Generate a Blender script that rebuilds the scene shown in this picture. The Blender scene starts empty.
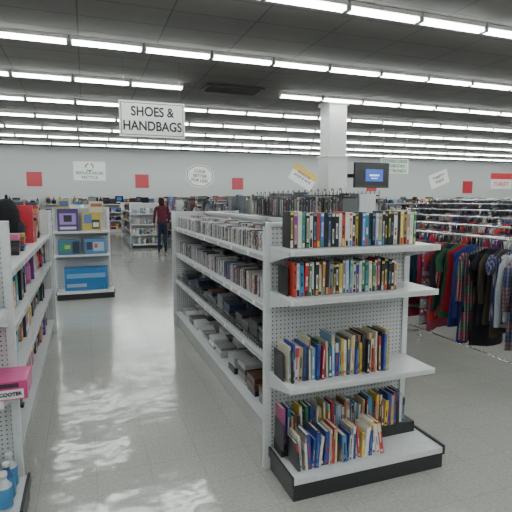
import bpy, math, random
from mathutils import Vector
R=random.Random(23)

# ------------------------------------------------------------ materials
def newmat(name):
    m=bpy.data.materials.new(name); m.use_nodes=True
    nt=m.node_tree; b=nt.nodes['Principled BSDF']
    return m,nt,b
def N(nt,t,**k):
    n=nt.nodes.new(t)
    for a,v in k.items(): setattr(n,a,v)
    return n
def vmat(name,rough=.5,metal=0.0,spec=.5,pattern=None):
    m,nt,b=newmat(name)
    a=N(nt,'ShaderNodeAttribute'); a.attribute_name='Col'
    nz=N(nt,'ShaderNodeTexNoise'); nz.inputs['Scale'].default_value=35
    tc=N(nt,'ShaderNodeTexCoord'); nt.links.new(tc.outputs['Object'],nz.inputs['Vector'])
    mr=N(nt,'ShaderNodeMapRange'); mr.inputs[3].default_value=.85; mr.inputs[4].default_value=1.1
    nt.links.new(nz.outputs['Fac'],mr.inputs[0])
    mx=N(nt,'ShaderNodeVectorMath',operation='SCALE')
    src=a.outputs['Color']
    if pattern=='floral':
        vo=N(nt,'ShaderNodeTexVoronoi'); vo.inputs['Scale'].default_value=24
        nt.links.new(tc.outputs['Object'],vo.inputs['Vector'])
        lt=N(nt,'ShaderNodeMath',operation='LESS_THAN'); lt.inputs[1].default_value=.36
        nt.links.new(vo.outputs['Distance'],lt.inputs[0])
        hs=N(nt,'ShaderNodeMix',data_type='RGBA'); hs.inputs[0].default_value=.55; hs.inputs[7].default_value=(.22,.24,.26,1)
        nt.links.new(vo.outputs['Color'],hs.inputs[6])
        q=N(nt,'ShaderNodeMix',data_type='RGBA'); nt.links.new(lt.outputs[0],q.inputs[0]); nt.links.new(src,q.inputs[6]); nt.links.new(hs.outputs[2],q.inputs[7]); src=q.outputs[2]
    if pattern=='plaid':
        prev=src
        for d,sc,cc in(('Z',9,(.03,.03,.04,1)),('X',11,(.35,.33,.32,1)),('Y',11,(.04,.03,.05,1))):
            wv=N(nt,'ShaderNodeTexWave'); wv.bands_direction=d; wv.inputs['Scale'].default_value=sc
            nt.links.new(tc.outputs['Object'],wv.inputs['Vector'])
            g=N(nt,'ShaderNodeMath',operation='GREATER_THAN'); g.inputs[1].default_value=.72; nt.links.new(wv.outputs['Fac'],g.inputs[0])
            g2=N(nt,'ShaderNodeMath',operation='MULTIPLY'); g2.inputs[1].default_value=.55; nt.links.new(g.outputs[0],g2.inputs[0])
            q=N(nt,'ShaderNodeMix',data_type='RGBA'); nt.links.new(g2.outputs[0],q.inputs[0]); nt.links.new(prev,q.inputs[6]); q.inputs[7].default_value=cc; prev=q.outputs[2]
        src=prev
    nt.links.new(src,mx.inputs[0]); nt.links.new(mr.outputs[0],mx.inputs['Scale'])
    nt.links.new(mx.outputs[0],b.inputs['Base Color'])
    b.inputs['Roughness'].default_value=rough; b.inputs['Metallic'].default_value=metal
    b.inputs['Specular IOR Level'].default_value=spec
    return m
def flat(name,col,rough=.5,metal=0.0,em=0,emcol=None):
    m,nt,b=newmat(name)
    b.inputs['Base Color'].default_value=(*col,1); b.inputs['Roughness'].default_value=rough
    b.inputs['Metallic'].default_value=metal
    if em:
        b.inputs['Emission Color'].default_value=(*(emcol or col),1); b.inputs['Emission Strength'].default_value=em
    return m
M_PAINT=vmat('enamel_paint',.35)
M_PRINT=vmat('printed_card',.35)
M_CLOTH=vmat('fabric',.9,0,.15)
M_FLORAL=vmat('floral_fabric',.9,0,.15,'floral')
M_PLAID=vmat('plaid_fabric',.9,0,.15,'plaid')
M_CHROME=flat('chrome',(.7,.7,.7),.25,.9)
M_TUBE=flat('fluorescent_tube',(1,1,1),.5,0,24,(.94,1.0,.98))
M_INK=flat('black_ink',(.01,.01,.012),.5)
M_GREEN=flat('green_ink',(.02,.2,.08),.5)
M_REDI=flat('red_ink',(.6,.02,.02),.5)

def pegmat():
    m,nt,b=newmat('pegboard')
    tc=N(nt,'ShaderNodeTexCoord'); sp=N(nt,'ShaderNodeSeparateXYZ')
    nt.links.new(tc.outputs['Object'],sp.inputs[0])
    def mth(op,a,bv=None):
        n=N(nt,'ShaderNodeMath',operation=op)
        for i,x in enumerate((a,bv)):
            if x is None: continue
            if isinstance(x,(int,float)): n.inputs[i].default_value=x
            else: nt.links.new(x,n.inputs[i])
        return n.outputs[0]
    s=.0254
    h=mth('ADD',sp.outputs[0],sp.outputs[1])
    a=mth('SUBTRACT',mth('FRACT',mth('DIVIDE',h,s)),.5)
    c=mth('SUBTRACT',mth('FRACT',mth('DIVIDE',sp.outputs[2],s)),.5)
    d=mth('SQRT',mth('ADD',mth('MULTIPLY',a,a),mth('MULTIPLY',c,c)))
    k=mth('LESS_THAN',d,.17)
    mx=N(nt,'ShaderNodeMix',data_type='RGBA'); nt.links.new(k,mx.inputs[0])
    mx.inputs[6].default_value=(.50,.51,.52,1); mx.inputs[7].default_value=(.04,.04,.04,1)
    nt.links.new(mx.outputs[2],b.inputs['Base Color']); b.inputs['Roughness'].default_value=.5
    return m
M_PEG=pegmat()

def tilemat(name,c1,c2,mortar,bw,rh,ms,rough,bump=0,speck=.12,spec=.5):
    m,nt,b=newmat(name)
    b.inputs['Specular IOR Level'].default_value=spec
    tc=N(nt,'ShaderNodeTexCoord')
    br=N(nt,'ShaderNodeTexBrick'); br.offset=0; br.squash=1
    br.inputs['Color1'].default_value=(*c1,1); br.inputs['Color2'].default_value=(*c2,1)
    br.inputs['Mortar'].default_value=(*mortar,1); br.inputs['Scale'].default_value=1
    br.inputs['Mortar Size'].default_value=ms; br.inputs['Mortar Smooth'].default_value=.1
    br.inputs['Brick Width'].default_value=bw; br.inputs['Row Height'].default_value=rh
    nt.links.new(tc.outputs['Object'],br.inputs['Vector'])
    nz=N(nt,'ShaderNodeTexNoise'); nz.inputs['Scale'].default_value=60; nz.inputs['Detail'].default_value=4
    nt.links.new(tc.outputs['Object'],nz.inputs['Vector'])
    mr=N(nt,'ShaderNodeMapRange'); mr.inputs[1].default_value=.3; mr.inputs[2].default_value=.7
    mr.inputs[3].default_value=1-speck; mr.inputs[4].default_value=1+speck
    nt.links.new(nz.outputs['Fac'],mr.inputs[0])
    mx=N(nt,'ShaderNodeVectorMath',operation='SCALE')
    nt.links.new(br.outputs['Color'],mx.inputs[0]); nt.links.new(mr.outputs[0],mx.inputs['Scale'])
    nt.links.new(mx.outputs[0],b.inputs['Base Color'])
    n2=N(nt,'ShaderNodeTexNoise'); n2.inputs['Scale'].default_value=1.7; n2.inputs['Detail'].default_value=3
    nt.links.new(tc.outputs['Object'],n2.inputs['Vector'])
    m2=N(nt,'ShaderNodeMapRange'); m2.inputs[3].default_value=rough*.7; m2.inputs[4].default_value=rough*1.3
    nt.links.new(n2.outputs['Fac'],m2.inputs[0]); nt.links.new(m2.outputs[0],b.inputs['Roughness'])
    if bump:
        n3=N(nt,'ShaderNodeTexNoise'); n3.inputs['Scale'].default_value=5; n3.inputs['Detail'].default_value=2
        nt.links.new(tc.outputs['Object'],n3.inputs['Vector'])
        bp=N(nt,'ShaderNodeBump'); bp.inputs['Strength'].default_value=bump; bp.inputs['Distance'].default_value=.01
        nt.links.new(n3.outputs['Fac'],bp.inputs['Height']); nt.links.new(bp.outputs[0],b.inputs['Normal'])
    return m
M_FLOOR=tilemat('vinyl_floor_tile',(.385,.38,.355),(.365,.36,.335),(.27,.265,.25),.305,.305,.0016,.12,.5,.12,.8)
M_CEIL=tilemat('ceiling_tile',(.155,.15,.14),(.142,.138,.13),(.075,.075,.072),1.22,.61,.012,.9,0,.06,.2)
def wallmat():
    m,nt,b=newmat('painted_wall')
    nz=N(nt,'ShaderNodeTexNoise'); nz.inputs['Scale'].default_value=2
    cr=N(nt,'ShaderNodeValToRGB'); cr.color_ramp.elements[0].color=(.38,.40,.39,1); cr.color_ramp.elements[1].color=(.45,.47,.46,1)
    nt.links.new(nz.outputs['Fac'],cr.inputs[0]); nt.links.new(cr.outputs[0],b.inputs['Base Color'])
    b.inputs['Roughness'].default_value=.8
    return m
M_WALL=wallmat()

# ------------------------------------------------------------ mesh builder
class MB:
    def __init__(s): s.v=[];s.f=[];s.c=[];s.m=[];s.s=[]
    def face(s,idx,col,m=0,sm=False): s.f.append(idx);s.c.append(col);s.m.append(m);s.s.append(sm)
    def box(s,x0,x1,y0,y1,z0,z1,col=(.6,.6,.6),m=0,fn=None):
        if x0>x1:x0,x1=x1,x0
        if y0>y1:y0,y1=y1,y0
        b=len(s.v)
        P=[(x0,y0,z0),(x1,y0,z0),(x1,y1,z0),(x0,y1,z0),(x0,y0,z1),(x1,y0,z1),(x1,y1,z1),(x0,y1,z1)]
        if fn:P=[fn(p) for p in P]
        s.v+=P
        for q in ((3,2,1,0),(4,5,6,7),(0,1,5,4),(1,2,6,5),(2,3,7,6),(3,0,4,7)): s.face([b+i for i in q],col,m)
    def tube(s,p0,p1,r,col=(.6,.6,.6),m=0,n=8,r1=None):
        p0=Vector(p0);p1=Vector(p1);d=(p1-p0).normalized()
        a=d.orthogonal().normalized();c=d.cross(a); b=len(s.v); r1=r if r1 is None else r1
        for p,rr in((p0,r),(p1,r1)):
            for i in range(n):
                t=2*math.pi*i/n; s.v.append(tuple(p+a*rr*math.cos(t)+c*rr*math.sin(t)))
        for i in range(n):
            j=(i+1)%n; s.face([b+i,b+j,b+n+j,b+n+i],col,m,True)
        s.face([b+i for i in range(n)][::-1],col,m); s.face([b+n+i for i in range(n)],col,m)
    def lathe(s,c,prof,col,m=0,n=10,sx=1,sy=1,cols=None):
        b=len(s.v)
        for r,z in prof:
            for i in range(n):
                t=2*math.pi*i/n; s.v.append((c[0]+r*sx*math.cos(t),c[1]+r*sy*math.sin(t),c[2]+z))
        for k in range(len(prof)-1):
            cc=cols[k] if cols else col
            for i in range(n):
                j=(i+1)%n; s.face([b+k*n+i,b+k*n+j,b+(k+1)*n+j,b+(k+1)*n+i],cc,m,True)
        s.face([b+i for i in range(n)][::-1],col,m); e=b+(len(prof)-1)*n
        s.face([e+i for i in range(n)],cols[-1] if cols else col,m)
    def build(s,name,mats,parent=None,bevel=0):
        me=bpy.data.meshes.new(name); me.from_pydata(s.v,[],s.f); 
        for mt in mats: me.materials.append(mt)
        me.polygons.foreach_set('material_index',s.m); me.polygons.foreach_set('use_smooth',s.s)
        ca=me.color_attributes.new('Col','FLOAT_COLOR','CORNER')
        arr=[]
        for p,c in zip(me.polygons,s.c): arr+=[c[0],c[1],c[2],1.0]*p.loop_total
        ca.data.foreach_set('color',arr); me.update()
        o=bpy.data.objects.new(name,me); bpy.context.scene.collection.objects.link(o)
        if parent:o.parent=parent
        if bevel:
            bm=o.modifiers.new('bevel','BEVEL'); bm.width=bevel; bm.segments=1; bm.limit_method='ANGLE'
        return o
def empty(name,loc=(0,0,0)):
    e=bpy.data.objects.new(name,None); e.location=loc; bpy.context.scene.collection.objects.link(e); return e
def text(body,size,loc,mat,parent,rot=(math.pi/2,0,0),name='lettering',bold=0.0,xs=1):
    c=bpy.data.curves.new('t','FONT'); c.body=body; c.size=size; c.align_x='CENTER'; c.align_y='CENTER'; c.extrude=.002; c.offset=bold
    o=bpy.data.objects.new('t',c); bpy.context.scene.collection.objects.link(o)
    dg=bpy.context.evaluated_depsgraph_get()
    me=bpy.data.meshes.new_from_object(o.evaluated_get(dg)); bpy.data.objects.remove(o)
    me.materials.clear(); me.materials.append(mat)
    t=bpy.data.objects.new(name,me); bpy.context.scene.collection.objects.link(t)
    t.location=loc; t.rotation_euler=rot; t.scale=(xs,1,1); t.parent=parent
    return t

# ------------------------------------------------------------ room
XL,XR,YB,YF,H=-8,30,-5,25,4.16
def slab(name,x0,x1,y0,y1,z0,z1,mat):
    b=MB(); b.box(x0,x1,y0,y1,z0,z1); return b.build(name,[mat])
slab('floor',XL,XR,YB,YF,-.1,0,M_FLOOR)
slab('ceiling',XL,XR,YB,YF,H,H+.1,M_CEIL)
slab('wall_back',XL-.1,XR+.1,YF,YF+.1,0,H,M_WALL)
slab('wall_front',XL-.1,XR+.1,YB-.1,YB,0,H,M_WALL)
slab('wall_left',XL-.1,XL,YB,YF,0,H,M_WALL)
slab('wall_right',XR,XR+.1,YB,YF,0,H,M_WALL)
M_TRIM=flat('vinyl_baseboard',(.06,.055,.05),.5)
slab('baseboard_back',XL,XR,YF-.012,YF-.001,0.001,.1,M_TRIM)
slab('baseboard_left',XL+.001,XL+.012,YB,YF-.02,0.001,.1,M_TRIM)

# fluorescent rows
seg=1.15
rows=[-4.2,-1.75,.75,3.2,5.68]
y=8.28
while y<YF-.5: rows.append(y); y+=2.45
for ry in rows:
    b=MB(); x=-7.3 + .28
    while x<XR-1:
        skip = abs(ry-10.73)<.1 and x+seg>2.35 and x<4.1
        if not skip:
            b.box(x,x+seg-.03,ry-.07,ry+.07,H-.06,H-.001,(.5,.5,.48),0)
            for s in(-.045,.045):
                b.tube((x+.03,ry+s,H-.09),(x+seg-.06,ry+s,H-.09),.022,(1,1,1),1,8)
            for e in(x+.01,x+seg-.055):
                b.box(e,e+.015,ry-.065,ry+.065,H-.115,H-.06,(.6,.6,.58),0)
        x+=seg
    b.build('fluorescent_strip_light',[M_PAINT,M_TUBE])

# ceiling vent and detector
b=MB()
b.box(2.62,3.98,10.4,11.0,H-.05,H-.001,(.015,.015,.015))
for i in range(9):
    yy=10.45+i*.06; b.box(2.7,3.9,yy,yy+.02,H-.075,H-.05,(.02,.02,.02))
b.build('ceiling_air_vent',[M_PAINT])
b=MB(); b.lathe((1.2,5.1,H-.06),[(.05,0),(.09,.02),(.1,.059)],(.7,.7,.68),n=16); b.build('smoke_detector',[M_PAINT])

# pillar
b=MB(); px,py=6.3,11.35; W=(.62,.62,.61)
b.box(px-.26,px+.26,py-.26,py+.26,0.001,H-.001,W)
b.box(px-.30,px+.30,py-.30,py+.30,0.001,.15,W)
b.box(px-.29,px+.29,py-.29,py+.29,1.9,2.72,W)
b.box(px-.32,px+.32,py-.32,py+.32,2.72,2.78,W)
b.box(px-.30,px+.30,py-.30,py+.30,H-.1,H-.002,W)
b.build('support_pillar',[M_PAINT],bevel=.01)

# ------------------------------------------------------------ shelving
WH=(.58,.60,.61); GR=(.35,.36,.36); BK=(.015,.015,.017)
def gondola(name,x0,x1,y0,y1,Ht,zs,base=.17,endn=True,endf=True,zsR=None,wh=None):
    b=MB(); xc=(x0+x1)/2; zsR=zsR or zs; WH=wh or (.58,.60,.61)
    b.box(xc-.015,xc+.015,y0,y1,base,Ht-.02,WH,1)
    b.box(xc-.035,xc+.035,y0,y1,Ht-.03,Ht,WH)
    b.box(x0+.03,x1-.03,y0+.005,y1-.005,0.001,base-.03,(.4,.4,.39))
    b.box(x0,x1,y0,y1,base-.03,base,WH)
    for xx in(x0-.004,x1+.001): b.box(xx,xx+.003,y0+.02,y1-.02,base-.026,base-.006,GR)
    n=max(1,round((y1-y0)/1.2)); st=(y1-y0)/n
    for i in range(n+1):
        yy=min(max(y0+i*st,y0+.03),y1-.03)
        b.box(xc-.035,xc+.035,yy-.03,yy+.03,base,Ht,WH)
        for side,zz in((-1,zs),(1,zsR)):
            for z in zz:
                xe=x0+.08 if side<0 else x1-.08
                bi=len(b.v)
                for yq in(yy-.006,yy+.006):
                    b.v+=[(xc+side*.035,yq,z-.02),(xe,yq,z-.02),(xe,yq,z-.04),(xc+side*.035,yq,z-.11)]
                b.face([bi,bi+1,bi+2,bi+3],WH);b.face([bi+7,bi+6,bi+5,bi+4],WH)
                b.face([bi+3,bi+2,bi+6,bi+7],WH);b.face([bi,bi+4,bi+5,bi+1],WH);b.face([bi+1,bi+5,bi+6,bi+2],WH)
    for side,zz in((-1,zs),(1,zsR)):
        for z in zz:
            xe=x0+.02 if side<0 else x1-.02
            b.box(xc+side*.02,xe,y0+.002,y1-.002,z-.02,z,WH)
            b.box(xe,xe+side*.012,y0+.002,y1-.002,z-.04,z+.004,WH)
            b.box(xe+side*.012,xe+side*.014,y0+.01,y1-.01,z-.03,z-.008,GR)
            yy=y0+.1
            while yy<y1-.1:
                b.box(xe+side*.014,xe+side*.0155,yy,yy+.05,z-.032,z-.004,(.75,.75,.7)); yy+=R.uniform(.18,.5)
    for on,ya in((endn,y0-.022),(endf,y1+.002)):
        if on: b.box(x0-.0,x1+.0,ya,ya+.02,0.001,Ht,WH,1); b.box(x0-.02,x0+.02,ya-.004,ya+.024,0.001,Ht+.005,WH); b.box(x1-.02,x1+.02,ya-.004,ya+.024,0.001,Ht+.005,WH)
    return b.build(name,[M_PAINT,M_PEG],bevel=.002)
def endcap(name,x0,x1,yb,ds,db,Ht,zs,base=.13,blackbase=True):
    b=MB(); BC=BK if blackbase else (.4,.4,.4)
    b.box(x0,x1,yb,yb+.02,0.001,Ht,WH,1)
    for xx in(x0-.015,x1-.025): b.box(xx,xx+.04,yb-.012,yb+.026,0.001,Ht+.005,WH)
    b.box(x0-.015,x1+.015,yb-.01,yb+.024,Ht-.02,Ht+.004,WH)
    b.box(x0+.02,x1+.04,yb-db,yb-.013,0.001,base-.035,BC)
    b.box(x0+.02,x1+.035,yb-db-.005,yb-.013,base-.035,base,WH)
    b.box(x1+.035,x1+.05,yb-db-.008,yb-.013,base-.045,base+.012,BC)
    b.box(x0+.008,x0+.02,yb-db-.008,yb-.013,base-.045,base+.012,BC)
    for z in zs:
        yf=yb-ds
        b.box(x0+.01,x1-.01,yf,yb-.012,z-.018,z,WH)
        b.box(x0+.01,x1-.01,yf-.012,yf,z-.03,z+.003,WH)
        b.box(x0+.03,x1-.03,yf-.0135,yf-.012,z-.024,z-.004,(.5,.51,.5))
        for xx in(x0+.012,x1-.022):
            bi=len(b.v)
            for xq in(xx,xx+.01):
                b.v+=[(xq,yb-.012,z-.018),(xq,yf+.02,z-.018),(xq,yf+.02,z-.035),(xq,yb-.012,z-.10)]
            b.face([bi,bi+1,bi+2,bi+3],WH);b.face([bi+7,bi+6,bi+5,bi+4],WH)
            b.face([bi+3,bi+2,bi+6,bi+7],WH);b.face([bi,bi+4,bi+5,bi+1],WH);b.face([bi+1,bi+5,bi+6,bi+2],WH)
    return b.build(name,[M_PAINT,M_PEG],bevel=.002)

def mapx(yf): return lambda p:(p[0],yf+p[1],p[2])
def mapnx(xf): return lambda p:(xf+p[1],p[0],p[2])
def mappx(xf): return lambda p:(xf-p[1],p[0],p[2])
CL=lambda c,k:(c[0]*k,c[1]*k,c[2]*k)
VHS=[(.012,.012,.015)]*6+[(.62,.62,.6),(.6,.58,.5),(.5,.02,.03),(.45,.05,.03),(.02,.03,.3),(.04,.14,.45),(.6,.45,.06),(.03,.2,.1),(.2,.03,.22),(.25,.25,.27),(.5,.25,.06),(.03,.25,.4),(.35,.35,.5)]
BOOK=[(.5,.46,.36),(.58,.55,.48),(.42,.34,.18),(.58,.42,.06),(.4,.02,.03),(.03,.06,.28),(.05,.22,.4),(.03,.16,.07),(.02,.02,.02),(.25,.1,.05),(.45,.45,.45),(.4,.08,.2),(.02,.1,.2),(.05,.05,.06),(.2,.35,.5)]
PALE=[(.6,.57,.48),(.66,.63,.55),(.62,.53,.28),(.65,.5,.1),(.66,.64,.6),(.04,.07,.3),(.45,.05,.05),(.35,.27,.18),(.05,.05,.05),(.08,.22,.4),(.62,.6,.52)]
def books(b,u0,u1,z,h,t,dep,pal,fm,vhs=False,d0=0,lean=0,jit=.012,stopgap=0):
    u=u0
    while True:
        tt=R.uniform(*t); hh=R.uniform(*h)
        if u+tt>u1: break
        if stopgap and R.random()<stopgap: u+=R.uniform(.01,.05); continue
        c=CL(R.choice(pal),R.uniform(.75,1.15)); dd=d0+R.uniform(0,jit); de=dep*R.uniform(.93,1.0)
        le=R.uniform(-lean,lean)
        def fn(p,u=u,le=le): return fm((p[0]+(p[2]-z)*le,p[1],p[2]))
        c2=R.choice([(.6,.6,.58),(.5,.42,.12),(.02,.02,.02),(.4,.04,.04),(.6,.6,.58),(.1,.2,.4)])
        c3=CL(R.choice(pal),1)
        if vhs:
            b.box(u,u+tt-.0015,dd,dd+de,z+.001,z+hh,c,0,fn)
            z1=R.uniform(.1,.35)*hh; z2=R.uniform(.5,.85)*hh
            b.box(u+.003,u+tt-.0045,dd-.0006,dd,z+hh*.02,z+hh*R.uniform(.1,.25),c3,0,fn)
            b.box(u+tt*.25,u+tt*.7,dd-.0009,dd,z+z1,z+z2,c2,0,fn)
            b.box(u+tt*.38,u+tt*.58,dd-.0014,dd-.0009,z+z1+.02,z+z2-.015,c,0,fn)
            b.box(u+.002,u+tt-.0035,dd-.0008,dd,z+hh*.91,z+hh*.98,c2,0,fn)
        else:
            b.box(u,u+.002,dd,dd+de,z+.001,z+hh,c,0,fn); b.box(u+tt-.003,u+tt-.001,dd,dd+de,z+.001,z+hh,c,0,fn)
            b.box(u+.002,u+tt-.003,dd,dd+.003,z+.001,z+hh,c,0,fn)
            b.box(u+.002,u+tt-.003,dd+.003,dd+de-.004,z+.003,z+hh-.005,(.6,.55,.42),0,fn)
            z1=R.uniform(.25,.4)*hh; z2=R.uniform(.6,.9)*hh
            b.box(u+tt*.32,u+tt*.6,dd-.0008,dd,z+z1,z+z2,c2,0,fn)
            b.box(u+tt*.2,u+tt*.75,dd-.0008,dd,z+hh*.06,z+hh*.14,c2,0,fn)
            if R.random()<.4: b.box(u+.001,u+tt-.002,dd-.0006,dd,z+hh*.7,z+hh*.97,c3,0,fn)
        u+=tt
DARK=[(.02,.02,.022),(.03,.03,.035),(.015,.015,.015),(.08,.08,.09),(.02,.03,.06),(.15,.15,.16),(.08,.03,.02)]
TOY=[(.5,.03,.05),(.05,.16,.48),(.6,.45,.05),(.05,.28,.12),(.5,.13,.3),(.02,.02,.02),(.62,.62,.6),(.5,.2,.04),(.18,.05,.3),(.04,.04,.05),(.1,.07,.05),(.25,.48,.6)]
def stock(b,u0,u1,z,maxh,dep,pal,fm,fill=.95,minw=.08,maxw=.26):
    u=u0
    while u<u1-.08:
        w=min(R.uniform(minw,maxw),u1-u)
        if R.random()<fill:
            c=CL(R.choice(pal),R.uniform(.7,1.2)); c2=R.choice(pal); k=R.random(); h=R.uniform(.5,1)*maxh; d0=R.uniform(0,.05)
            if k<.42:
                b.box(u,u+w-.01,d0,d0+dep*.85,z+.001,z+h,c,0,fm)
                b.box(u+.15*w,u+.75*w,d0-.001,d0,z+h*.45,z+h*.85,c2,0,fm)
                b.box(u+.1*w,u+.6*w,d0-.001,d0,z+h*.15,z+h*.3,(.5,.5,.48) if R.random()<.5 else c2,0,fm)
            elif k<.6:
                zz=z+.001
                while zz<z+h-.03:
                    t=R.uniform(.02,.05); o=R.uniform(0,.02); b.box(u+o,u+w-.01,d0+o,d0+dep*.8,zz,zz+t-.002,CL(R.choice(pal),R.uniform(.7,1.2)),0,fm); zz+=t
            elif k<.8:
                r=min(w/2-.008,dep/2-.02,.09); cc=fm((u+w/2,d0+r+.01,0))
                b.lathe((cc[0],cc[1],z+.001),[(r*.8,0),(r,.12*h),(r,.55*h),(r*.55,.75*h),(r*.3,.82*h),(r*.3,h)],c,0,10,cols=[c,c2,c,c,c2])
            else:
                cc=fm((u+w/2,d0+dep*.4,0)); r=w/2-.008
                a=fm((1,0,0)); o=fm((0,0,0)); alongx=abs(a[0]-o[0])>.5
                sx,sy=(1,min(1,.35*dep/r)) if alongx else (min(1,.35*dep/r),1)
                hb=h*.75
                b.lathe((cc[0],cc[1],z+.001),[(r*.85,0),(r,.1*hb),(r*.97,.5*hb),(r*.8,.85*hb),(r*.45,hb)],c,0,12,sx,sy)
                p=[]
                for i in range(7):
                    t=math.pi*i/6; q=r*.45*math.cos(t); zz=z+hb*.95+ (h-hb)*math.sin(t)
                    p.append((cc[0]+(q if alongx else 0),cc[1]+(0 if alongx else q),zz))
                for i in range(6): b.tube(p[i],p[i+1],.008,c,0,5)
        u+=w

# ---- centre gondola
gc=gondola('gondola_shelf',1.03,1.87,2.53,5.88,1.46,[.60,.94,1.26],.18,endn=False)
endcap('endcap_shelf',.96,1.92,2.47,.30,.35,1.47,[.61,1.085,1.345])
b=MB(); books(b,1.0,1.81,1.346,(.18,.195),(.017,.025),.105,VHS,mapx(2.24),True,jit=.006); b.build('video_tapes',[M_PRINT],bevel=.001)
b=MB(); books(b,1.02,1.68,1.086,(.165,.19),(.017,.025),.105,VHS,mapx(2.23),True,jit=.01,lean=.03); b.build('video_tapes',[M_PRINT],bevel=.001)
b=MB(); books(b,1.0,1.64,.611,(.18,.245),(.011,.025),.15,BOOK,mapx(2.22),False,jit=.03,lean=.04); b.build('books',[M_PRINT],bevel=.001)
b=MB(); b.box(1.0,1.92,2.335,2.45,.132,.2,BK)
books(b,1.01,1.86,.2,(.16,.22),(.012,.024),.10,BOOK,mapx(2.34),False,jit=.01,lean=.06); b.build('books',[M_PRINT],bevel=.001)
b=MB(); books(b,1.03,1.60,.131,(.15,.21),(.012,.028),.13,PALE,mapx(2.17),False,jit=.02,lean=.16); b.build('books',[M_PRINT],bevel=.001)
for z,xx in((.611,.978),(1.086,1.0),(.2,.985)):
    b=MB(); b.box(xx,xx+.003,2.27,2.40,z+.001,z+.16,BK); b.box(xx-.0,xx+.012,2.27,2.40,z+.001,z+.003,BK); b.build('bookend',[M_PAINT])

CDS=[(.48,.49,.5),(.56,.56,.57),(.3,.31,.33),(.42,.42,.42),(.12,.12,.14),(.04,.04,.05),(.6,.6,.6),(.25,.08,.08),(.12,.15,.28),(.5,.5,.42),(.02,.02,.02)]
def stacks(b,y0,y1,z,xf,dep,h,pal,w=(.13,.2),t=(.01,.02)):
    yy=y0
    while yy<y1-w[0]:
        ww=R.uniform(*w)
        for row in range(2):
            top=z+R.uniform(*h)*(1+.35*row); zz=z+.001; dx=dep/2*row
            c0=R.choice(pal)
            while zz<top:
                tt=R.uniform(*t); o=R.uniform(0,.015); c=CL(R.choice([c0,R.choice(pal)]),R.uniform(.8,1.2))
                b.box(xf+dx+o,xf+dx+dep/2-.02+o,yy+o,yy+min(ww,.19)-.012+o*.5,zz,zz+tt-.0015,c); zz+=tt
        yy+=ww
b=MB(); books(b,2.58,5.84,1.261,(.11,.13),(.010,.016),.13,CDS,mapnx(1.085),True,jit=.006,stopgap=.02)
books(b,2.58,5.84,1.261,(.12,.15),(.010,.016),.13,CDS,mapnx(1.245),True,jit=.006,stopgap=.02)
b.build('compact_discs',[M_PRINT])
b=MB(); books(b,2.58,5.84,.941,(.12,.15),(.010,.018),.13,CDS,mapnx(1.09),True,jit=.012,stopgap=.04)
stacks(b,2.58,5.84,.941,1.24,.18,(.05,.15),CDS+DARK,(.13,.15)); b.build('compact_discs',[M_PRINT])
b=MB(); stacks(b,2.58,5.84,.601,1.085,.33,(.05,.14),DARK+DARK+[(.25,.25,.26),(.4,.4,.4),(.1,.1,.1)],(.15,.21),(.012,.03)); b.build('video_game_cases',[M_PRINT])
b=MB(); stacks(b,2.6,3.9,.181,1.09,.33,(.08,.2),DARK+[(.3,.3,.3)],(.2,.3),(.015,.05)); stacks(b,3.95,5.8,.181,1.09,.33,(.03,.1),[(.6,.6,.59),(.6,.6,.6),(.45,.46,.46),(.2,.2,.2),(.1,.1,.1)],(.2,.28),(.01,.03)); b.build('stacked_media_boxes',[M_PRINT],bevel=.001)
b=MB()
for z in(.181,.601,.941): books(b,2.58,5.84,z,(.15,.22),(.015,.03),.14,BOOK,mappx(1.81),False)
books(b,4.3,5.84,1.261,(.15,.19),(.015,.03),.14,BOOK,mappx(1.81),False)
b.build('books',[M_PRINT],gc)
b=MB()
for z in(.602,):
    for zz in(.02,.06): b.tube((1.066,2.56,z+zz),(1.066,5.85,z+zz),.003,BK,0,5)
    yy=2.58
    while yy<5.85: b.tube((1.066,yy,z+.001),(1.066,yy,z+.062),.002,BK,0,4); yy+=.05
b.build('wire_shelf_fence',[M_PAINT])
# wire rack of discs on the right hand upper shelf
e=empty('wire_media_rack')
b=MB(); X0,X1,Y0,Y1,Z0,Z1=1.52,1.80,2.62,4.15,1.262,1.66; WC=(.25,.25,.25)
for x in(X0,X1):
    for z in(Z0+.005,Z0+.2,Z1-.03): b.tube((x,Y0,z),(x,Y1,z),.004,BK,0,6)
    y=Y0
    while y<=Y1+.001: b.tube((x,y,Z0),(x,y,Z1),.003,BK,0,5); y+=.051
y=Y0
while y<=Y1+.001:
    b.tube((X0,y,Z0+.2),(X1,y,Z0+.2),.003,BK,0,5)
    for i in range(4):
        t0=math.pi*i/4;t1=math.pi*(i+1)/4
        b.tube((X0,y+.012-.012*math.cos(t0),Z1+.014*math.sin(t0)),(X0,y+.012-.012*math.cos(t1),Z1+.014*math.sin(t1)),.003,BK,0,4)
    y+=.102
b.build('wire_frame',[M_PAINT],e)
b=MB()
books(b,Y0+.01,Y1-.01,Z0+.205,(.12,.16),(.012,.018),.12,DARK*2+CDS,mapnx(1.53),True,jit=.01,stopgap=.12)
books(b,Y0+.01,Y1-.01,Z0+.205,(.12,.18),(.012,.018),.12,DARK*2+CDS,mapnx(1.66),True,jit=.01,stopgap=.1)
books(b,Y0+.01,Y1-.01,Z0+.005,(.14,.185),(.012,.018),.12,CDS,mapnx(1.53),True,jit=.01)
b.build('disc_cases',[M_PRINT],e)

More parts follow.
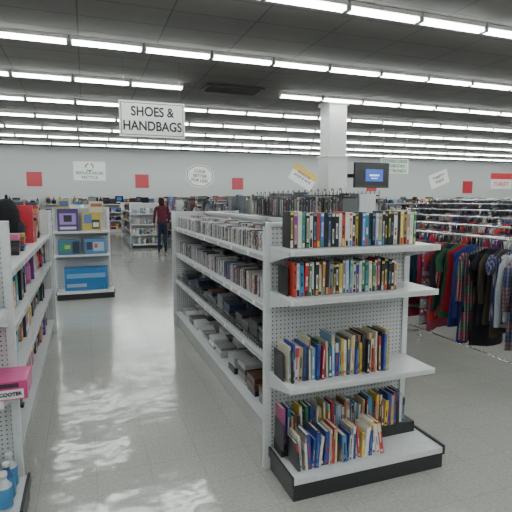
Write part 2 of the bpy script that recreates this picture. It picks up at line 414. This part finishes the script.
# ---- left gondola
gl=gondola('gondola_shelf',-1.22,-.40,2.72,6.0,1.48,[.55,.88,1.2],.18,endn=False)
endcap('endcap_shelf',-1.36,-.385,2.66,.28,.34,1.49,[.66,1.05],.13)
f=mappx(-.45)
for z,h,pal in((.181,.32,TOY+DARK),(.551,.28,TOY+DARK),(.881,.28,TOY+BOOK)):
    b=MB(); stock(b,2.78,5.95,z,h,.28,pal,f,.99,.05,.13); b.build('toys_and_games',[M_PRINT],bevel=.003)
b=MB(); stock(b,2.78,4.25,1.201,.24,.28,TOY+BOOK+DARK,f,.97,.05,.14); stock(b,4.82,5.95,1.201,.40,.28,[(.5,.03,.05),(.5,.12,.2),(.45,.3,.22),(.1,.02,.02),(.45,.2,.08),(.05,.05,.06),(.5,.25,.2)],f,.99,.06,.13); b.build('toys_and_games',[M_PRINT],bevel=.003)
b=MB(); stock(b,2.78,5.95,.181,.28,.28,TOY,mapnx(-1.15)); stock(b,2.78,5.95,.551,.25,.28,TOY,mapnx(-1.15)); b.build('boxed_toys',[M_PRINT],gl)
# backpack on the upper shelf
b=MB(); c=(.014,.014,.017); bx,by,bz=-.64,4.58,1.202
b.lathe((bx,by,bz),[(.10,0),(.13,.04),(.135,.2),(.125,.3),(.085,.38),(.035,.41)],c,0,16,.75,1.3)
b.lathe((bx+.09,by,bz+.02),[(.07,0),(.08,.03),(.08,.15),(.045,.19)],CL(c,1.8),0,12,.6,1.4)
for i in range(8):
    t0=math.pi*i/8;t1=math.pi*(i+1)/8
    b.tube((bx,by+.045*math.cos(t0),bz+.39+.05*math.sin(t0)),(bx,by+.045*math.cos(t1),bz+.39+.05*math.sin(t1)),.008,c,0,6)
b.build('backpack',[M_CLOTH])
# scooter box on endcap shelf
e=empty('toy_scooter_box')
b=MB(); b.box(-.95,-.295,2.385,2.60,.662,.752,(.5,.05,.2)); b.box(-.94,-.31,2.3835,2.385,.668,.712,(.68,.66,.66)); b.box(-.93,-.33,2.382,2.3835,.722,.744,(.05,.02,.04)); b.build('carton',[M_PRINT],e,.003)
text('SCOOTER',.024,(-.372,2.38,.691),M_INK,e,bold=.0005)
b=MB(); stock(b,-1.3,-.46,1.051,.3,.2,TOY+DARK,mapx(2.42)); b.build('boxed_toys',[M_PRINT],bevel=.003)
b=MB()
for i in range(14):
    x=-.42-.085*(i%5); y=2.38+.09*(i//5); c=R.choice([(.03,.12,.3),(.05,.25,.42),(.5,.5,.55)])
    b.lathe((x,y,.1325),[(.034,0),(.037,.01),(.037,.11),(.015,.14),(.015,.16),(.018,.161),(.018,.18)],c,0,12,cols=[c,(.05,.2,.4),c,c,(.6,.6,.6),(.6,.6,.6)])
b.build('detergent_bottles',[M_PRINT])

# ---- second endcap with boxed goods
g0=gondola('gondola_shelf',-.48,.36,8.42,13.2,1.48,[.55,.9,1.2],.18,endn=False)
endcap('endcap_shelf',-.50,.36,8.36,.30,.38,1.48,[.72,1.1],.13)
b=MB()
for z in(.181,.551,.901,1.201): stock(b,8.5,13.1,z,.28,.3,TOY+DARK,mappx(.3))
b.build('boxed_housewares',[M_PRINT],g0)
def gbox(name,x0,x1,y0,y1,z0,z1,c,panels,bev=.003):
    b=MB(); b.box(x0,x1,y0,y1,z0,z1,c)
    w=x1-x0;h=z1-z0
    for i,(a,bb,cc,d,col) in enumerate(panels): b.box(x0+a*w,x0+bb*w,y0-.001-.0006*i,y0,z0+cc*h,z0+d*h,col)
    b.build(name,[M_PRINT],bevel=bev)
gbox('board_game_box',-.43,-.12,8.15,8.3,1.101,1.46,(.06,.03,.15),[(.1,.9,.3,.8,(.3,.2,.45)),(.3,.7,.42,.72,(.02,.02,.03)),(.1,.9,.08,.2,(.5,.5,.5))])
gbox('board_game_box',-.06,.24,8.15,8.3,1.101,1.40,(.4,.32,.08),[(.08,.5,.4,.9,(.1,.15,.3)),(.5,.9,.1,.6,(.03,.03,.03)),(.55,.85,.2,.45,(.5,.5,.5))])
gbox('board_game_box',-.41,-.24,8.2,8.32,1.461,1.62,(.45,.35,.06),[(.1,.9,.2,.8,(.05,.1,.25))])
gbox('board_game_box',.06,.28,8.2,8.32,1.401,1.58,(.5,.45,.33),[(.1,.9,.5,.8,(.3,.1,.05))])
gbox('puzzle_box',-.44,-.1,8.1,8.3,.721,.96,(.05,.12,.22),[(.08,.6,.2,.8,(.03,.2,.13)),(.3,.55,.4,.65,(.45,.4,.1)),(.65,.95,.1,.9,(.02,.03,.05))])
gbox('puzzle_box',-.04,.3,8.1,8.3,.721,.97,(.06,.17,.32),[(.4,.9,.2,.8,(.3,.38,.45)),(.1,.35,.3,.8,(.03,.03,.05)),(.45,.6,.4,.7,(.45,.1,.1))])
gbox('keyboard_carton',-.36,.3,8.08,8.3,.1325,.50,(.02,.15,.36),[(.05,.95,.55,.75,(.15,.3,.48)),(.05,.5,.15,.3,(.3,.35,.42))])

# ---- far units
def unit(x0,x1,y0,y1,Ht,zs,pal,stockname='boxed_housewares',toph=.5):
    g=gondola('gondola_shelf',x0,x1,y0,y1,Ht,zs,.17,endn=False,wh=(.4,.4,.39))
    b=MB()
    zz=[.17]+zs
    for i,z in enumerate(zz):
        last=i+1>=len(zz)
        h=toph if last else min(.32,zz[i+1]-z-.06)
        for fm in(mapnx(x0+.06),mappx(x1-.06)): stock(b,y0+.05,y1-.05,z+.001,h,(x1-x0)/2-.12,pal,fm,.98)
    b.build(stockname,[M_PRINT],g)
unit(2.3,3.15,7.6,12.6,1.6,[.5,.85,1.2],DARK*3+CDS,toph=.52)
unit(3.7,4.55,7.6,12.8,1.6,[.5,.85,1.2],DARK*3+BOOK,'electronics',.55)
unit(5.0,5.75,7.8,10.6,1.55,[.5,.85,1.2],DARK*2+TOY,toph=.5)
unit(2.9,3.7,15.2,21,1.6,[.5,.85,1.2],DARK*2+TOY,toph=.55)
unit(4.9,5.7,15.2,21,1.65,[.5,.85,1.2],DARK*2+BOOK,toph=.6)
unit(-.4,.4,14.8,21,1.5,[.5,.85,1.2],DARK+TOY+BOOK)
endcap('endcap_shelf',1.4,2.35,16.3,.3,.4,1.5,[.45,.8,1.15],.14)
g0=gondola('gondola_shelf',1.45,2.3,16.36,21,1.5,[.5,.85,1.2],.17,endn=False)
b=MB()
for z in(.141,.451,.801,1.151): stock(b,1.43,2.3,z,.26,.2,[(.5,.5,.48),(.5,.5,.48),(.3,.3,.3),(.1,.1,.1),(.2,.3,.4)],mapx(16.03),1,.06,.13)
b.build('glassware',[M_PRINT])
b=MB()
for z in(1.201,.851,.501): stock(b,16.4,20.9,z,.3,.3,TOY+DARK,mapnx(1.5))
b.build('boxed_housewares',[M_PRINT],g0)

# wall shelving along back wall
for i,(x0,x1) in enumerate(((-7.5,-2),(-1.8,3.4),(3.6,9.4),(9.6,15.4),(15.6,21.4),(21.6,27.6))):
    b=MB(); Hh=1.75; WG=(.4,.4,.39)
    b.box(x0,x1,24.9,24.93,.12,Hh,WG,1); n=5
    for k in range(n+1):
        xx=x0+(x1-x0-.04)*k/n; b.box(xx,xx+.04,24.86,24.9,0.001,Hh,WG)
    b.box(x0,x1,24.45,24.86,.001,.15,(.3,.3,.3))
    for z in(.6,1.0,1.4): b.box(x0,x1,24.47,24.87,z-.02,z,WG); b.box(x0,x1,24.455,24.47,z-.04,z+.004,WG)
    g0=b.build('wall_shelf',[M_PAINT,M_PEG])
    b=MB()
    for z in(.151,.601,1.001,1.401): stock(b,x0+.05,x1-.05,z,.34 if z<1.3 else .42,.35,DARK*3+(TOY if i<3 else BOOK),mapx(24.49),.98,.1,.4)
    b.build('shoes_and_handbags',[M_CLOTH],g0)

# ------------------------------------------------------------ shopper in the far aisle (seen from behind)
def person(name,ox,oy):
    vs=[];ed=[];rd=[]
    def a(p,r,par=None):
        vs.append(p); rd.append(r)
        if par is not None: ed.append((par,len(vs)-1))
        return len(vs)-1
    pel=a((0,0,.93),(.15,.11)); w1=a((0,0,1.08),(.13,.10),pel); ch=a((0,.0,1.26),(.165,.115),w1); up=a((0,0,1.37),(.12,.085),ch)
    nk=a((0,.0,1.44),(.05,.05),up); h0=a((0,-.01+.03,1.50),(.065,.075),nk); h1=a((0,.02,1.57),(.078,.095),h0); h2=a((0,.01,1.635),(.06,.07),h1)
    for s in(-1,1):
        hp=a((s*.09,0,.86),(.095,.10),pel); kn=a((s*.10,.02+s*.03,.48),(.06,.062),hp); cf=a((s*.10,.0+s*.03,.33),(.055,.058),kn); an=a((s*.105,-.02+s*.04,.09),(.038,.04),cf)
        he=a((s*.108,.02+s*.04,.045),(.042,.04),an); a((s*.12,.15+s*.04,.038),(.036,.03),he)
        sh=a((s*.175,0,1.36),(.058,.06),up); el=a((s*.225,-.01,1.09),(.042,.044),sh); wr=a((s*.215,.12,.88),(.028,.028),el); pm=a((s*.21,.15,.82),(.036,.022),wr)
        for q in range(4):
            fx=-.027+.018*q; k=a((s*.21+fx,.17,.775-.004*abs(q-1.5)),(.009,.009),pm); a((s*.21+fx,.175,.745+.004*abs(q-1.5)),(.008,.008),k)
        k=a((s*.21-s*.035,.17,.81),(.010,.010),pm); a((s*.21-s*.045,.185,.785),(.009,.009),k)
    me=bpy.data.meshes.new(name); me.from_pydata(vs,ed,[]); o=bpy.data.objects.new(name,me); bpy.context.scene.collection.objects.link(o)
    sk=o.modifiers.new('skin','SKIN'); 
    for i,r in enumerate(rd): me.skin_vertices[0].data[i].radius=r
    me.skin_vertices[0].data[0].use_root=True
    o.modifiers.new('sub','SUBSURF').levels=2
    dg=bpy.context.evaluated_depsgraph_get(); m2=bpy.data.meshes.new_from_object(o.evaluated_get(dg)); bpy.data.objects.remove(o)
    m2.materials.clear(); m2.materials.append(M_CLOTH)
    ca=m2.color_attributes.new('Col','FLOAT_COLOR','CORNER')
    zmin=min(v.co.z for v in m2.vertices)
    for v in m2.vertices: v.co.z-=zmin-.001
    for p in m2.polygons:
        p.use_smooth=True; x,y,z=p.center
        if z>1.44: c=(.02,.013,.01) if (y<.06 or z>1.6) else (.35,.2,.14)
        elif abs(x)>.15 and z<.9: c=(.35,.2,.14)
        elif z>.92 or (abs(x)>.16 and z>.86): c=(.10,.02,.03)
        elif z>.1: c=(.02,.03,.06)
        else: c=(.02,.02,.02)
        for l in p.loop_indices: ca.data[l].color=(*c,1)
    e=empty(name,(ox,oy,0)); body=bpy.data.objects.new('body',m2); bpy.context.scene.collection.objects.link(body); body.parent=e
    b=MB(); hair=(.02,.013,.01)
    b.lathe((0,-.015,1.40),[(.05,0),(.085,.03),(.095,.1),(.1,.17),(.09,.23),(.055,.265),(.01,.275)],hair,0,16,.88,.95)
    b.build('hair',[M_CLOTH],e)
    b=MB()
    for s in(-.03,.03): b.lathe((s,.112,1.555),[(.003,0),(.012,.006),(.003,.012)],(.02,.02,.02),0,8)
    b.tube((0,.105,1.56),(0,.135,1.525),.008,(.35,.2,.14),0,8,.014); b.tube((-.02,.112,1.495),(.02,.112,1.495),.005,(.3,.08,.07),0,6)
    b.build('face',[M_CLOTH],e)
    return e
person('shopper',2.2,14.6)

# ------------------------------------------------------------ clothing racks
CP=[(.015,.015,.02),(.015,.015,.02),(.02,.02,.03),(.02,.03,.12),(.3,.02,.03),(.02,.07,.10),(.03,.09,.05),(.2,.17,.14),(.45,.44,.42),(.25,.05,.09),(.06,.08,.2),(.08,.02,.09),(.13,.13,.15),(.05,.04,.03),(.38,.03,.03),(.28,.3,.33),(.03,.05,.16),(.18,.02,.04),(.25,.15,.18)]
DP=[(.012,.012,.014),(.02,.02,.025),(.03,.03,.05),(.05,.04,.04),(.05,.02,.03),(.015,.03,.05),(.1,.1,.11)]
def garment(b,cx,cy,zt,W,L,th,c,c2,pat,mi,sl,tilt,n=12):
    ts=[0,.015,.05,.09,.14,.2,.3,.4,.5,.6,.7,.8,.9,1]
    hw=[.05,.07,.75,.97,.97,.93,.92,.93,.95,.97,1.0,1.04,1.08,1.1]
    dp=[.3,.4,.45,.6,.8,.9,1,1,1.05,1.1,1.2,1.3,1.35,1.4]
    ph=R.uniform(0,6); kf=R.choice([3,4,5]); bi=len(b.v); ct,st=math.cos(tilt),math.sin(tilt)
    for k,t in enumerate(ts):
        w=W*hw[k] if k>1 else hw[k]; d=th*dp[k]; amp=.45*t
        for i in range(n):
            a=2*math.pi*i/n; rr=1+amp*math.sin(kf*a+ph)
            x=w*math.cos(a)*(1+.08*t*math.sin(3*a+ph)); y=d*math.sin(a)*rr+.016*t*math.sin(16*x+ph)
            b.v.append((cx+x*ct-y*st,cy+x*st+y*ct,zt-L*t-(.02*abs(math.cos(a)) if k in(2,) else 0)-(.012*math.sin(2*a+ph) if k==13 else 0)))
    for k in range(len(ts)-1):
        for i in range(n):
            j=(i+1)%n; q=c2 if (pat==1 and k%2) else c
            b.face([bi+(k+1)*n+i,bi+(k+1)*n+j,bi+k*n+j,bi+k*n+i],q,mi,True)
    b.face([bi+i for i in range(n)],c,mi)
    for s in(-1,1):
        if sl<=0: continue
        x0=s*W*.9; pr=[(x0,.055*L+.0,.5),(x0+s*.05,.09*L+.05,.9),(x0+s*.06,.09*L+sl*.5,.8),(x0+s*.05,.09*L+sl,.75)]
        bi=len(b.v)
        for (xx,dz,q) in pr:
            for i in range(8):
                a=2*math.pi*i/8; x=xx+.05*q*math.cos(a); y=th*1.0*q*math.sin(a)+.012*math.sin(dz*20+ph)
                b.v.append((cx+x*ct-y*st,cy+x*st+y*ct,zt-dz))
        for k in range(3):
            for i in range(8):
                j=(i+1)%8; q=c2 if (pat==1 and k%2) else c
                b.face([bi+(k+1)*8+i,bi+(k+1)*8+j,bi+k*8+j,bi+k*8+i],q,mi,True)
def rack(x,y0,y1,zr,pal,Lr=(.55,.88),sp=.050,n=14,mats=(0,0,0,0,1,2)):
    e=empty('clothing_rack')
    f=MB(); C=(.7,.7,.7)
    f.tube((x,y0,zr),(x,y1,zr),.016,C,0,10)
    nn=max(1,round((y1-y0)/2.0))
    for k in range(nn+1):
        yy=y0+.02+(y1-y0-.04)*k/nn
        f.tube((x,yy,.1),(x,yy,zr),.015,C,0,10)
        f.tube((x-.27,yy,.1),(x+.27,yy,.1),.015,C,0,8)
        for s in(-.25,.25):
            f.tube((x+s,yy,.1),(x+s,yy,.06),.008,C,0,6); f.tube((x+s-.012,yy,.032),(x+s+.012,yy,.032),.031,(.1,.1,.1),0,12)
    f.tube((x,y0+.02,.22),(x,y1-.02,.22),.012,C,0,8)
    g=MB(); y=y0+.06
    while y<y1-.06:
        c=CL(R.choice(pal),R.uniform(.7,1.3)); c2=CL(R.choice(pal+[(.4,.4,.38)]),1); dx=R.uniform(-.04,.03)
        zt=zr-R.uniform(.08,.1)
        garment(g,x+dx,y,zt,R.uniform(.16,.22),R.uniform(*Lr),R.uniform(.016,.028),c,c2,R.choice([0,0,0,0,1]),R.choice(mats),R.choice([.12,.2,.4,.5,.55,0]),R.uniform(-.22,.22),n)
        f.tube((x+dx,y,zt),(x+dx*.5,y,zr+.012),.0025,C,0,5); f.tube((x+dx*.5,y,zr+.018),(x-.015,y,zr+.012),.0025,C,0,5)
        y+=sp*R.uniform(.7,1.4)
    f.build('rack_frame',[M_CHROME],e); g.build('garments',[M_CLOTH,M_FLORAL,M_PLAID],e)
    return e
rack(3.35,2.5,6.2,1.27,CP)
rack(4.75,3.2,7.2,1.27,CP+DP)
rack(6.5,4.2,9.6,1.3,CP+DP*2,sp=.07,n=8,mats=(0,))
rack(8.1,5.5,10.5,1.38,DP+DP+CP,sp=.07,n=8,mats=(0,))
rack(9.6,7,12,1.5,DP,sp=.08,n=8,mats=(0,))
rack(11.3,8,14,1.6,DP,sp=.08,n=8,mats=(0,))
rack(13.2,9,16,1.6,DP,sp=.08,n=8,mats=(0,))
rack(8.3,13,19,1.75,DP,sp=.09,n=8,mats=(0,))
rack(10.6,16,21,1.75,DP,sp=.09,n=8,mats=(0,))
rack(15.5,11,18,1.65,DP,sp=.09,n=8,mats=(0,))
rack(18,13,20,1.7,DP,sp=.1,n=8,mats=(0,))
rack(21,15,21,1.7,DP,sp=.1,n=8,mats=(0,))

# ------------------------------------------------------------ signs
SW=(.72,.72,.70)
def hang_sign(x,y,z,w,h,lines,size,mat,border=True,xs=1,bold=.005):
    e=empty('hanging_sign')
    b=MB(); b.box(x-w/2,x+w/2,y,y+.012,z-h/2,z+h/2,SW)
    if border:
        q=.03;t=.012;K=(.02,.02,.02)
        b.box(x-w/2+q,x+w/2-q,y-.002,y,z+h/2-q-t,z+h/2-q,K); b.box(x-w/2+q,x+w/2-q,y-.002,y,z-h/2+q,z-h/2+q+t,K)
        b.box(x-w/2+q,x-w/2+q+t,y-.002,y,z-h/2+q,z+h/2-q,K); b.box(x+w/2-q-t,x+w/2-q,y-.002,y,z-h/2+q,z+h/2-q,K)
    b.build('board',[M_PRINT],e)
    b=MB()
    for s in(-.42,.42): b.tube((x+s*w,y+.006,z+h/2),(x+s*w,y+.006,H-.001),.003,(.3,.3,.3),0,5)
    b.build('wires',[M_CHROME],e)
    for i,l in enumerate(lines): text(l,size,(x,y-.003,z+(len(lines)-1)*size*.55-i*size*1.1),mat,e,bold=bold,xs=xs)
hang_sign(1.24,9.05,3.08,1.2,.64,['SHOES &','HANDBAGS'],.235,M_INK,xs=.86,bold=.006)
hang_sign(9.2,12.6,2.66,1.05,.46,["CD'S/RECORDS",'DVD/BOOKS','ELECTRONICS'],.135,M_GREEN,False,bold=.003)
def wall_sign(name,x,z,w,h,rot,col,lines,size,mat,shape='rect',panelcol=None):
    e=empty(name,(x,24.985,z)); e.rotation_euler=(0,rot,0)
    b=MB()
    if shape=='rect':
        b.box(-w/2,w/2,-.01,0,-h/2,h/2,col)
        if panelcol: b.box(-w/2,w/2,-.014,-.01,h*.12,h/2,panelcol)
    else:
        n=40; bi=len(b.v)
        for yy in(-.01,0):
            for i in range(n):
                a=2*math.pi*i/n; r=1+.07*abs(math.sin(4*a)); b.v.append((w/2*r*math.cos(a),yy,h/2*r*math.sin(a)))
        b.face([bi+i for i in range(n)],col); b.face([bi+n+i for i in range(n)][::-1],col)
        for i in range(n):
            j=(i+1)%n; b.face([bi+i,bi+n+i,bi+n+j,bi+j],(.1,.1,.1))
        for r,cc in((.93,(.1,.1,.1)),(.87,col)):
            bi=len(b.v)
            for i in range(n):
                a=2*math.pi*i/n; rr=r*(1+.07*abs(math.sin(4*a))); b.v.append((w/2*rr*math.cos(a),-.011-(.93-r)*.05,h/2*rr*math.sin(a)))
            b.face([bi+i for i in range(n)],cc)
    b.build('board',[M_PRINT],e)
    for i,l in enumerate(lines):
        if l: text(l,size,(0,-.016,(len(lines)-1)*size*.55-i*size*1.1),mat,e,bold=.004)
    return e
for x,z,s in((-2.24,2.6,.68),(2.8,2.57,.68),(7.96,2.5,.64),(24.1,2.45,.8),(16.6,2.5,.7)):
    b=MB(); b.box(x-s/2,x+s/2,24.97,24.995,z-s/2,z+s/2,(.4,.02,.035)); b.build('red_wall_panel',[M_PRINT])
e=wall_sign('recycling_sign',.27,3.03,1.5,.92,0,SW,['','','REDUCE REUSE','RECYCLE'],.19,M_GREEN)
b=MB()
for k in range(3):
    a0=math.pi/2+k*2*math.pi/3
    p=[Vector((.18*math.cos(a0+t),-.035,.19+.18*math.sin(a0+t))) for t in(.25,.95,1.5)]
    for i in range(2): b.tube(p[i],p[i+1],.03,(.02,.25,.06),0,6)
    b.tube(p[2],p[2]+(p[2]-p[1])*.5,.06,(.02,.25,.06),0,6,.002)
o=b.build('arrows',[M_PRINT],e); o.scale=(1,.5,1)
wall_sign('cloud_sign',5.84,2.88,1.5,1.15,.1,SW,['LOOK','BETTER','FOR LESS'],.22,M_INK,'cloud')
wall_sign('sale_sign',11.95,2.93,1.6,1.0,.5,SW,['WINDOW','SHOP & SAVE'],.2,M_INK,panelcol=(.6,.38,.06))
wall_sign('sale_sign',21.7,2.96,1.5,.9,-.35,SW,['THRIFTY','FINDS'],.26,M_INK)
wall_sign('thrift_sign',27.0,2.9,1.9,1.05,0,SW,['','THRIFT'],.42,M_REDI,panelcol=(.55,.03,.04))

e=empty('television')
b=MB(); x0,x1,z0,z1=6.76,7.82,1.93,2.6
b.box(x0,x1,10.95,11.05,z0,z1,(.012,.012,.014)); b.box(x0+.15,x1-.15,11.05,11.2,z0+.1,z1-.1,(.012,.012,.014))
b.box(x0,x1,10.94,10.95,z0,z0+.05,(.03,.03,.03)); b.build('housing',[M_PAINT],e,.006)
b=MB(); b.box(6.605,7.3,11.2,11.26,2.2,2.3,(.02,.02,.02)); b.build('bracket',[M_PAINT],e)
M_SCR=flat('lit_screen',(.02,.04,.1),.2,0,.9,(.05,.16,.7))
b=MB(); b.box(7.08,7.62,10.938,10.949,2.1,2.42,(0,0,1)); b.build('screen',[M_SCR],e)
M_SW=flat('screen_white',(.5,.5,.5),.3,0,1,(.8,.9,1))
b=MB(); b.box(7.2,7.5,10.934,10.9375,2.24,2.28,(1,1,1)); b.box(7.25,7.45,10.934,10.9375,2.17,2.19,(1,1,1)); b.build('caption',[M_SW],e)

# ------------------------------------------------------------ world and camera
w=bpy.data.worlds.new('World'); bpy.context.scene.world=w; w.use_nodes=True
w.node_tree.nodes['Background'].inputs[0].default_value=(.02,.02,.02,1)
cam=bpy.data.cameras.new('camera'); co=bpy.data.objects.new('camera',cam); bpy.context.scene.collection.objects.link(co)
co.location=(0,0,1.6); co.rotation_euler=(math.radians(90-6.8),0,math.radians(-19.9)); cam.lens=36*469/512; cam.sensor_width=36
cam.clip_end=200
bpy.context.scene.camera=co
